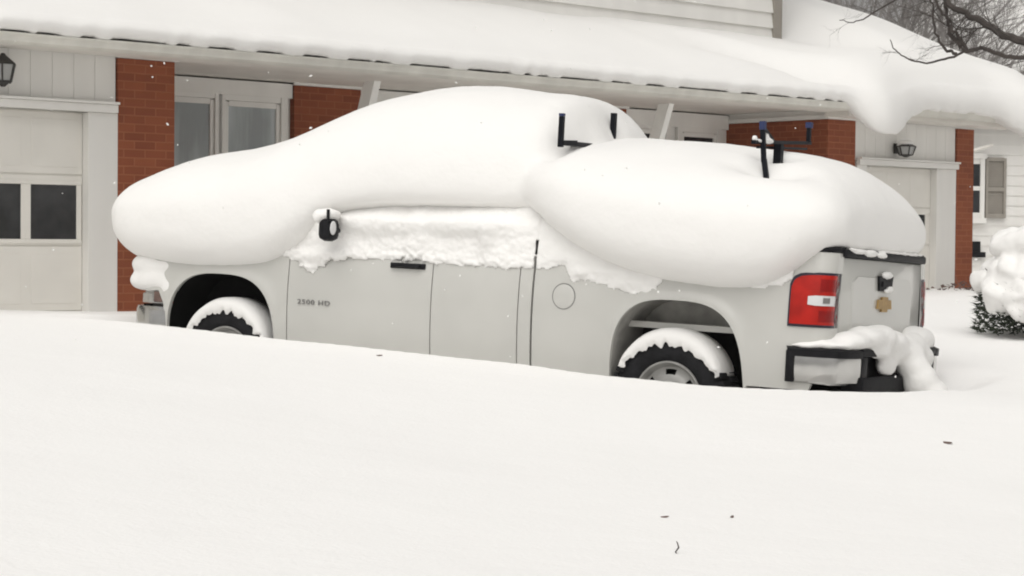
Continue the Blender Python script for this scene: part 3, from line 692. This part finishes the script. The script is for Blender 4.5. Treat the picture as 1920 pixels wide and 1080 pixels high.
# rear bumper
def bpath(off=0):
    half = [(-.84, 1.0), (-.95, 1.005), (-1.08, 1.002), (-1.155, .995), (-1.175, .98), (-1.20, .90), (-1.225, .80), (-1.23, .74)]
    return [(x - off, y + off * (.6 if x > -1.15 else 0)) for x, y in half]
rb = None
for sd in (1, -1):
    b = MB(); rows = []
    for x, y in bpath():
        rows.append([(x, sd * (y - .04), .585), (x, sd * (y - .008), .60), (x, sd * y, .66), (x, sd * y, .74), (x, sd * (y - .006), .785), (x + .03, sd * (y - .05), .79)] if x > -1.15 else
                    [(x + .04, sd * y, .585), (x + .008, sd * y, .60), (x, sd * y, .66), (x, sd * y, .74), (x + .006, sd * y, .785), (x + .05, sd * y, .79)])
    b.grid(rows)
    o = b.build('rear_bumper', CHROME, truck, smooth=True)
    if rb is None: rb = o
    b = MB()                                                  # black end strip and top pad
    b.box(-.885, -.832, sd * .94, sd * 1.016, .59, .79, .006)
    b.grid([[(x - .012 if x < -1.15 else x, sd * (y + (.014 if x > -1.15 else 0)), .755), (x - .014 if x < -1.15 else x, sd * (y + (.015 if x > -1.15 else 0)), .80), (x + .02, sd * (y - .02), .815), (x + (.12 if x < -1.15 else 0), sd * (y - .16 if x > -1.15 else y), .815)] for x, y in bpath()])
    b.build('step_pad', BLACKP, o, smooth=True)
b = MB(); b.box(-1.245, -1.06, -.738, .738, .765, .815, .01).box(-1.235, -1.15, .62, .735, .54, .764, .01).box(-1.235, -1.15, -.735, -.62, .54, .764, .01).box(-1.25, -1.1, -.73, .73, .53, .635, .012).box(-1.16, -1.10, -.62, .62, .636, .764)
b.build('bumper_step', BLACKP, rb, smooth=True)
# front bumper, grille, headlights
b = MB(); rows = []
for x, y in ((4.20, .975), (4.35, .985), (4.48, .97), (4.56, .90), (4.62, .75), (4.68, .4), (4.70, 0), (4.68, -.4), (4.62, -.75), (4.56, -.9), (4.48, -.97), (4.35, -.985), (4.20, -.975)):
    k = 1 if abs(y) > .93 else 0; s_ = 1 if y > 0 else -1
    rows.append([(x, y, .50), (x + (.006 if not k else 0), y + .008 * k * s_, .54), (x + (.01 if not k else 0), y + .012 * k * s_, .735), (x, y - .004 * s_, .765), (x - .06 * (1 - k), y - .05 * k * s_, .78)])
b.grid(rows); fbm = b.build('front_bumper', CHROME, truck, smooth=True)
b = MB(); rows = []
for x, y in ((4.24, .965), (4.36, .972), (4.46, .955), (4.53, .88), (4.58, .72), (4.60, .3), (4.60, -.3), (4.58, -.72), (4.53, -.88), (4.46, -.955), (4.24, -.965)):
    rows.append([(x, y, .79), (x, y, .86), (x - .01, y * .995, .862), (x - .03, y * .98, .90)])
b.grid(rows); b.build('bumper_top_bar', CHROME, fbm, smooth=True)
b = MB(); b.box(4.50, 4.56, -.62, .62, .80, 1.12, .01); b.build('grille', BLACKP, truck)
for sd in (1, -1): MB().box(4.42, 4.54, min(sd * .64, sd * .93), max(sd * .64, sd * .93), .90, 1.12, .02).build('headlight', LENS, truck, smooth=True)
MB().box(4.26, 4.34, .93, .979, .80, .88, .006).build('bumper_block', MAUVE, truck)  # small brown block at the end of the top bar
# mirrors
for sd in (1, -1):
    b = MB(); b.box(2.58, 2.70, sd * 1.05 if sd > 0 else -1.19, sd * 1.19 if sd > 0 else -1.05, 1.325, 1.49, .045); mir = b.build('side_mirror', BLACKP, truck, smooth=True)
    MB().ell((2.582, sd * 1.15, 1.42), (.012, .035, .05)).build('mirror_glass', LENS, mir)
    MB().tube([(2.66, sd * .90, 1.40), (2.66, sd * 1.07, 1.42)], .022).build('mirror_arm', BLACKP, mir, smooth=True)
    MB().tube([(2.60, sd * 1.19, 1.46), (2.60, sd * 1.195, 1.55)], .012).build('mirror_post', BLACKP, mir, smooth=True)
# ladder racks
def prof_bar(b, p, q, w_=.022, d=.018):
    p, q = Vector(p), Vector(q); ax = (q - p).normalized(); a = Vector((1, 0, 0)); a = (a - ax * a.dot(ax)).normalized(); c = ax.cross(a)
    P_ = [p + a * i * w_ + c * j * d for i, j in ((-1, -1), (1, -1), (1, 1), (-1, 1))]; Q_ = [v + (q - p) for v in P_]
    b.grid([P_, Q_], closed=True); b.poly(P_); b.poly(Q_)
b = MB(); prof_bar(b, (-.46, .84, 2.10), (-.385, -.33, 2.19), .014, .012); prof_bar(b, (-.45, .74, 2.075), (-.38, -.28, 2.145), .010, .008)
rk = b.build('ladder_rack', BLK, truck)
b = MB(); prof_bar(b, (-.49, .72, 1.98), (-.47, .72, 2.19), .015, .012); prof_bar(b, (-.56, .76, 1.72), (-.49, .72, 2.0), .016, .013); b.build('upright', BLK, rk)
b = MB(); prof_bar(b, (-.395, -.28, 2.19), (-.395, -.28, 2.29), .014, .012); b.build('upright', BLK, rk)
b = MB(); prof_bar(b, (-.465, .42, 1.80), (-.465, .42, 2.12), .026, .026); b.build('support_leg', BLK, rk)
b = MB(); prof_bar(b, (-.465, .70, 2.21), (-.44, .45, 2.13), .010, .010); b.build('diagonal_brace', BLK, rk)
b = MB(); prof_bar(b, (-.47, .72, 2.191), (-.468, .72, 2.245), .019, .016); b.build('blue_cap', BLUE, rk)
b = MB(); prof_bar(b, (-.395, -.28, 2.291), (-.395, -.28, 2.33), .022, .018); b.build('blue_cap', BLUE, rk)
b = MB(); prof_bar(b, (.985, .77, 2.08), (1.005, -.05, 2.11), .02, .016)
rk2 = b.build('ladder_rack', BLK, truck)
b = MB(); prof_bar(b, (.985, .78, 2.05), (.985, .78, 2.26), .017, .014); prof_bar(b, (.985, .78, 2.08), (.98, .58, 2.095), .018, .017); b.build('upright', BLK, rk2)
b = MB(); prof_bar(b, (1.005, -.03, 2.10), (1.005, -.03, 2.36), .019, .016); b.build('upright', BLK, rk2)
b = MB(); prof_bar(b, (.985, .78, 2.262), (.985, .78, 2.28), .018, .015); b.build('blue_cap', BLUE, rk2)

# wheels
def lathe(b, prof, n=64, sd=1, c=(0, 0, 0)):
    b.grid([[(c[0] + r_ * math.cos(2 * math.pi * k / n), c[1] + sd * y, c[2] + r_ * math.sin(2 * math.pi * k / n)) for r_, y in prof] for k in range(n + 1)])
def make_wheel():
    b = MB(); n = 96; rows = []
    prof = [(.235, -.10), (.25, -.115), (.31, -.13), (.37, -.12), (.395, -.10), (.40, 0), (.395, .10), (.37, .12), (.31, .13), (.25, .115), (.235, .10)]
    b.grid([[(r_ * math.cos(2 * math.pi * k / n), y, r_ * math.sin(2 * math.pi * k / n)) for r_, y in prof] for k in range(n + 1)])
    for k in range(44):                                       # tread lugs wrapping onto the shoulder
        a = 2 * math.pi * (k + (.0)) / 44; M = Matrix.Rotation(-a, 3, 'Y')
        for y0, y1, da in ((.02, .128, 0), (-.128, -.02, .07)):
            M2 = Matrix.Rotation(-(a + da), 3, 'Y'); st = len(b.bm.verts); b.box(.385, .413, y0, y1, -.019, .019, .004)
            b.bm.verts.ensure_lookup_table()
            for v in b.bm.verts[st:]: v.co = M2 @ v.co
        st = len(b.bm.verts); b.box(.352, .392, .112, .133, -.014, .014, .003); b.bm.verts.ensure_lookup_table()
        for v in b.bm.verts[st:]: v.co = M @ v.co
    tyre = b
    w_ = MB(); R_ = [(.238, .11), (.236, .118), (.225, .118), (.215, .10), (.20, .075)]
    lathe(w_, R_, 72)
    # disc with six slots
    n = 72; rr = [.20, .185, .15, .125, .10, .0]; yy = [.075, .072, .085, .095, .098, .098]
    ring = [[w_.bm.verts.new((r_ * math.cos(2 * math.pi * (k + .5) / n), y, r_ * math.sin(2 * math.pi * (k + .5) / n))) for k in range(n)] for r_, y in zip(rr[:-1], yy)]
    for j in range(4):
        for k in range(n):
            if j == 1 and (((k + 3 - n // 4) % 12) < 5): continue
            w_.bm.faces.new((ring[j][k], ring[j][(k + 1) % n], ring[j + 1][(k + 1) % n], ring[j + 1][k]))
    rim = w_.build('wheel', STEEL, truck, smooth=True)
    t_ = tyre.build('tyre', RUB, rim, smooth=True)
    c = MB(); lathe(c, [(.105, .09), (.105, .12), (.09, .14), (.05, .15), (.001, .152)], 40); c.build('hub_cap', CAP, rim, smooth=True)
    c = MB(); lathe(c, [(.21, .0), (.0, .0)], 40); c.build('brake_drum', DARK, rim)
    return rim
w0 = make_wheel()
places = [(0, .83, .42, 0), (3.645, .84, .42, 0), (0, -.83, .42, math.pi), (3.645, -.84, .42, math.pi)]
for i, (x, y, z, rz) in enumerate(places):
    if i == 0: o = w0
    else:
        o = w0.copy(); COL.objects.link(o); o.parent = truck
        for ch in list(w0.children):
            c = ch.copy(); COL.objects.link(c); c.parent = o
    o.location = (x, y, z); o.rotation_euler = (0, .0 if i == 0 else .13 * i, rz)

# ------------------------------------------------------------------ snow on the truck
def settle(o):
    o.matrix_world = TM; return o
def loft(b, st, x0, x1, N, n1=2.2, n2=3.6, M=56):
    rows = []
    for i in range(N + 1):
        X = x0 + (x1 - x0) * i / N
        w_, zl, zm, zh, yc = smooth_interp(X, st)
        row = []
        for k in range(M):
            a = 2 * math.pi * k / M; c, s_ = math.cos(a), math.sin(a)
            e = n1 if s_ > 0 else n2
            y = yc + w_ * math.copysign(abs(c) ** (2 / e), c); z = zm + (zh - zm if s_ > 0 else zm - zl) * math.copysign(abs(s_) ** (2 / e), s_)
            row.append((X, y, z))
        rows.append(row)
    b.grid(rows, closed=True); b.poly(rows[0]); b.poly(rows[-1])
b = MB()
main = sorted([  # X, half width, z low, z widest, z high, y centre
    (.92, .50, 1.74, 1.90, 2.06, -.14), (.95, .70, 1.68, 1.86, 2.22, -.13), (1.03, .85, 1.62, 1.81, 2.35, -.10), (1.12, .94, 1.57, 1.77, 2.45, -.07), (1.45, .97, 1.56, 1.74, 2.49, -.02), (1.9, 1.0, 1.56, 1.74, 2.545, 0), (2.4, 1.02, 1.54, 1.72, 2.51, 0),
    (2.7, 1.06, 1.47, 1.68, 2.44, 0), (2.95, 1.11, 1.27, 1.58, 2.36, 0), (3.2, 1.15, 1.10, 1.51, 2.25, 0), (3.5, 1.17, 1.02, 1.47, 2.14, 0), (3.9, 1.18, 1.00, 1.46, 2.05, 0), (4.3, 1.17, 1.02, 1.46, 1.99, 0), (4.58, 1.12, 1.07, 1.46, 1.90, 0),
    (4.76, 1.03, 1.16, 1.47, 1.80, 0), (4.86, .90, 1.27, 1.48, 1.70, 0), (4.92, .70, 1.36, 1.49, 1.62, 0)])
loft(b, [(a, w_, zl, zm, zh, yc) for a, w_, zl, zm, zh, yc in main], 0.92, 4.92, 114, 2.15, 3.4)
bed = sorted([
    (1.36, .62, 1.74, 1.82, 1.98, .05), (1.2, .86, 1.64, 1.80, 2.08, .04), (1.05, 1.01, 1.52, 1.77, 2.14, .02), (.85, 1.14, 1.38, 1.73, 2.165, 0), (.55, 1.20, 1.24, 1.67, 2.165, 0), (.2, 1.23, 1.14, 1.61, 2.15, 0), (-.2, 1.24, 1.085, 1.56, 2.12, 0), (-.45, 1.23, 1.08, 1.56, 2.10, 0), (-.68, 1.19, 1.12, 1.56, 2.06, .01), (-.85, 1.12, 1.22, 1.57, 2.01, .03),
    (-.98, 1.03, 1.35, 1.60, 1.93, .05), (-1.07, .94, 1.42, 1.61, 1.83, .05), (-1.13, .80, 1.46, 1.62, 1.72, .04)])
loft(b, bed, -1.13, 1.32, 82, 1.95, 3.6)
tag(settle(remesh(b.build('snow_load', SNOW), .03, 22, .018, 2.0, .003, 11, floor=1.075, carve=[(-.56, .76, .24, .13, .10), (-.46, .44, .13, .13, .10), (.98, .78, .10, .12, .05), (.98, .30, .10, .40, .08), (.98, -.02, .08, .14, .07)])), 'huge smooth rounded snow load on the hood, cab and bed of the pickup truck', 'snow')

# crusted snow stuck on glass, doors and bed side
def cling():
    b = MB(); x0, x1, z0, z1 = -1.0, 3.25, 1.02, 1.66; st = .011
    nx, nz_ = int((x1 - x0) / st), int((z1 - z0) / st)
    def surf(X, z):
        if X > 1.02:
            return ys(z) if z < 1.22 else ys(1.22) - (z - 1.22) * .10 - max(0, z - 1.50) * .75 - .02 * ss(1.22, 1.3, z)
        return ys(z)
    edge = sorted([(-1.0, 1.30), (-.9, 1.24), (-.75, 1.185), (-.62, 1.165), (-.5, 1.16), (-.4, 1.17), (-.1, 1.2), (.05, 1.19), (.1, 1.11), (.18, 1.09), (.25, 1.065), (.38, 1.095), (.5, 1.12), (.62, 1.14), (.70, 1.12), (.76, 1.15), (.80, 1.24), (.9, 1.20), (1.0, 1.20), (1.04, 1.21), (1.2, 1.195), (1.5, 1.195), (1.8, 1.20), (1.9, 1.215), (2.2, 1.215), (2.5, 1.20), (2.7, 1.18), (2.80, 1.12), (2.86, 1.075), (2.92, 1.10), (3.0, 1.155), (3.1, 1.19), (3.25, 1.22)])
    V = {}
    for i in range(nx + 1):
        X = x0 + i * st; ze = interp(X, [e[0] for e in edge], [e[1] for e in edge])
        for j in range(nz_ + 1):
            z = z0 + j * st
            h = z - ze + .022 * nz(X * 14, z * 16, 1) + (.020 * nz(X * 28, z * 40, 3) + .012 * nz(X * 60, z * 70, 4)) * (.35 + 1.3 * ss(-.3, .5, nz(X * 2.3, 7)))
            keep = h > 0
            if z < 1.40 and abs(X - 1.026 - .004 * nz(z * 20, 3)) < .004 + .010 * nz(z * 45, 9): keep = False
            if X < -.84 + .02 * nz(z * 9, 1) or (X < -.45 and z > 1.34): keep = False
            if keep:
                rough = .5 + .5 * nz(X * 2, z * 2, 8)
                t = .008 + min(.022, h * .25) + .010 * nz(X * 11, z * 15, 2) * min(1, h * 14 + .3) + (.007 + .012 * math.exp(-(h / .07) ** 2)) * nz(X * 30, z * 34, 5)
                # lumps on the two windows and the pillar between
                if X > 1.05:
                    for cx, cz, rx, rz_, a in ((2.38, 1.475, .34, .08, .06), (1.62, 1.50, .36, .08, .06), (1.42, 1.42, .06, .11, .05), (2.0, 1.42, .10, .2, .03), (2.8, 1.40, .12, .14, .05), (2.72, 1.22, .3, .05, .02)):
                        q = ((X - cx) / rx) ** 2 + ((z - cz) / rz_) ** 2
                        t += a * math.exp(-q ** 1.6)
                else:
                    for cx, cz, rx, rz_, a in ((.78, 1.30, .10, .05, .03), (.66, 1.20, .05, .035, .045), (.3, 1.15, .09, .03, .03), (.45, 1.22, .12, .03, .03)):
                        t += a * math.exp(-(((X - cx) / rx) ** 2 + ((z - cz) / rz_) ** 2))
                t *= 1 if X > 1.03 else .6
                V[i, j] = (X, surf(X, z) + max(.003, t * (.35 + .65 * ss(0, .03, h))), z)
    vm = {k: b.bm.verts.new(p) for k, p in V.items()}
    for (i, j) in V:
        q = [(i, j), (i + 1, j), (i + 1, j + 1), (i, j + 1)]
        if all(k in vm for k in q): b.bm.faces.new([vm[k] for k in q])
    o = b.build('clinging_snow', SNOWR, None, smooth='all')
    s_ = o.modifiers.new('s', 'SOLIDIFY'); s_.thickness = .012; s_.offset = -1 
    # make sure it thickens towards the truck
    me = o.data; up = sum(p.normal.y for p in me.polygons)
    if up < 0: me.flip_normals()
    bake(o); return o
tag(settle(cling()), 'thin crusted ragged snow stuck to the windows, doors and bed side of the truck', 'snow')

# snow on the rack crossbar and mirror
b = MB(); b.ell((-.455, .60, 2.13), (.025, .10, .022)).ell((-.45, .61, 2.15), (.018, .03, .05)).ell((-.46, .82, 2.125), (.02, .022, .022)).ell((-.455, .74, 2.115), (.02, .1, .015))
tag(settle(remesh(b.build('rack_snow', SNOW), .01, 2)), 'little tuft of snow on the rear ladder rack bar', 'snow')
b = MB(); b.ell((2.66, 1.10, 1.515), (.08, .11, .045)).ell((2.70, 1.16, 1.50), (.05, .06, .05))
tag(settle(remesh(b.build('mirror_snow', SNOW), .012, 2, .006, 20)), 'small cap of snow on top of the black side mirror', 'snow')
# tyre snow
def crescent(x, y, z, a0, a1, seed, label):
    b = MB(); rows = []; N = 90
    for i in range(N + 1):
        a = a0 + (a1 - a0) * i / N; t = i / N; e = max(.05, math.sin(math.pi * min(1, max(0, t))) ** .45)
        thick = .058 * e; r0_ = .392
        inner = .338 + .007 * math.tanh(2 * math.sin(a * 22 + nz(a * 3, seed) * 2)) + .03 * nz(a * 9, seed) + .010 * nz(a * 40, seed) + (.05 * (1 - e))
        ux, uz = math.sin(a), math.cos(a); row = []
        pr = [(inner, .140), (inner + .02, .152), (.395, .155 * 1.0), (.395 + thick * .6, .14), (.395 + thick, .09), (.395 + thick * 1.05, 0), (.395 + thick, -.1), (.39, -.14)]
        for r_, yy in pr: row.append((x + ux * r_, y + yy, z + uz * r_))
        rows.append(row)
    b.grid(rows); b.poly(rows[0]); b.poly(rows[-1])
    o = b.build('tyre_snow', SNOW, None, smooth='all'); settle(o)
    tag(o, label, 'snow', 'snow crescents on the tyres'); return o
crescent(0, .83, .42, R(-66), R(63), 1, 'white crescent of snow on top of the rear tyre')
crescent(3.645, .84, .42, R(-72), R(70), 5, 'white crescent of snow on top of the front tyre')
# rear bumper snow
b = MB()
for (x, y, z, rx, ry, rz) in ((-.95, .93, .822, .16, .09, .028), (-1.08, .88, .835, .16, .14, .042), (-1.15, .72, .86, .13, .20, .065), (-1.17, .50, .875, .13, .24, .085), (-1.17, .30, .875, .13, .22, .09), (-1.18, .10, .85, .13, .2, .085),
        (-1.22, .36, .80, .07, .22, .05), (-1.22, .0, .80, .10, .2, .09), (-1.25, -.12, .78, .11, .16, .09), (-1.28, -.12, .70, .12, .14, .10), (-1.33, -.13, .61, .13, .13, .12), (-1.39, -.16, .53, .13, .12, .10), (-1.44, -.18, .46, .13, .12, .10),
        (-1.21, .20, .70, .05, .17, .07), (-1.18, -.38, .83, .10, .18, .07), (-1.13, -.62, .86, .12, .24, .10), (-1.10, -.80, .85, .12, .12, .10), (-1.19, -.30, .80, .10, .30, .12), (-1.22, -.45, .74, .08, .2, .10)):
    b.ell((x, y, z), (rx, ry, rz))
tag(settle(remesh(b.build('bumper_snow', SNOW), .018, 14, .012, 7, .003, 30)), 'mound of snow draped over the rear bumper and spilling to the ground', 'snow')
b = MB()
for (x, y, z, rx, ry, rz) in ((4.56, .80, .955, .13, .16, .075), (4.50, .90, .96, .14, .09, .085), (4.40, .93, .975, .18, .075, .105), (4.30, .935, .97, .14, .07, .09), (4.22, .95, .93, .07, .05, .09), (4.42, .88, 1.08, .22, .13, .10), (4.28, .92, 1.07, .18, .075, .07), (4.55, .4, .95, .12, .4, .08), (4.55, -.3, .95, .12, .6, .08)):
    b.ell((x, y, z), (rx, ry, rz))
tag(settle(remesh(b.build('front_bumper_snow', SNOW), .016, 12, .01, 7)), 'snow packed along the front bumper and nose of the truck', 'snow')
# crumbs on the tailgate: on the black cap and the handle
b = MB()
for (x, y, z, rx, ry, rz) in ((XT - .02, .55, 1.432, .03, .18, .016), (XT - .03, .36, 1.425, .025, .12, .024), (XT - .032, .14, 1.42, .02, .10, .020), (XT - .01, -.3, 1.446, .03, .5, .010), (XT - .03, .68, 1.44, .02, .06, .012)):
    b.ell((x, y, z), (rx, ry, rz))
tag(settle(remesh(b.build('tailgate_snow', SNOW), .008, 1, .008, 25)), 'thin snow crumbs along the black tailgate cap', 'snow')
b = MB(); b.ell((XT - .026, .0, 1.292), (.022, .10, .026)).ell((XT - .026, -.06, 1.20), (.018, .055, .026)).ell((XT - .026, -.02, 1.19), (.015, .06, .016))
tag(settle(remesh(b.build('handle_snow', SNOW), .007, 1, .006, 30)), 'clots of snow on the tailgate handle', 'snow')

# ------------------------------------------------------------------ small litter on the snow, falling flakes
def on_ground(px, py):
    d = (fw + r2 * ((px - 960) / F) - u2 * ((py - 540) / F)); t = 3.0
    while t < 30:
        q = Vector((0, 0, 1.5)) + d * t
        if q.z <= ground_z(q.x, q.y): return q
        t += .02
for nm, px, py, L, lab, cat in (('dry_leaf', 1777, 832, .035, 'brown leaf lying on the snow at the lower right', 'leaf'), ('dry_leaf', 1372, 972, .016, 'tiny tan leaf scrap on the foreground snow', 'leaf'), ('dry_leaf', 711, 668, .03, 'dark leaf on the snow just before the truck door', 'leaf'), ('dry_leaf', 1246, 972, .016, 'pale leaf scrap left of the tan one on the foreground snow', 'leaf')):
    q = on_ground(px, py); b = MB(); M = MAUVE
    pts = [(-L, 0, .004), (-.4 * L, -.35 * L, .002), (.5 * L, -.3 * L, .006), (L, 0, .01), (.4 * L, .35 * L, .008), (-.5 * L, .3 * L, .004)]
    b.prism(pts, (0, 0, .0015)); o = b.build(nm, M); o.location = q; o.rotation_euler = (.15, .1, px * .01); tag(o, lab, cat, 'leaf litter on the snow')
q = on_ground(1269, 1038); b = MB(); b.tube([(.004, 0, -.01), (-.004, 0, .006), (.006, .0, .02), (.002, 0, .035), (-.002, 0, .042)], [.0025, .0025, .003, .0022, .001], 5)
o = b.build('dry_twig', BARK); o.location = q; tag(o, 'short crooked twig poking up from the foreground snow', 'twig')
rng = random.Random(11); b = MB()
for k in range(200):
    Z = rng.uniform(7, 22); p = P(rng.uniform(-100, 2020), rng.uniform(-60, 720), Z)
    d = Vector((rng.uniform(-1, 1), rng.uniform(-1, 1), rng.uniform(-1, 1))).normalized(); e = d.orthogonal().normalized(); f_ = d.cross(e)
    s_ = rng.uniform(.003, .0065)
    if p.z < ground_z(p.x, p.y) + .1: continue
    vs = [b.bm.verts.new(p + v) for v in (d * s_ * 1.9, e * s_, f_ * s_, -d * s_ * 1.6, -e * s_, -f_ * s_)]
    for a, c_, e_ in ((0, 1, 2), (0, 2, 4), (0, 4, 5), (0, 5, 1), (3, 2, 1), (3, 4, 2), (3, 5, 4), (3, 1, 5)): b.bm.faces.new((vs[a], vs[c_], vs[e_]))
tag(b.build('falling_snow', SNOW), 'sparse snowflakes drifting through the air', 'snowfall', kind='stuff')

# ------------------------------------------------------------------ haze of the snowfall
hz = MB().box(-275, 275, -262, 285, -4, 17).build('haze', SNOW); hz.data.materials.clear()
hm = bpy.data.materials.new('snowfall_haze'); hm.use_nodes = True; n = hm.node_tree; n.nodes.remove(n.nodes['Principled BSDF'])
pv = n.nodes.new('ShaderNodeVolumePrincipled'); pv.inputs['Color'].default_value = (.95, .94, .92, 1); pv.inputs['Density'].default_value = .0008; pv.inputs['Anisotropy'].default_value = .2
n.links.new(pv.outputs[0], n.nodes['Material Output'].inputs['Volume']); hz.data.materials.append(hm)
tag(hz, 'pale haze of falling snow', 'haze', kind='stuff')
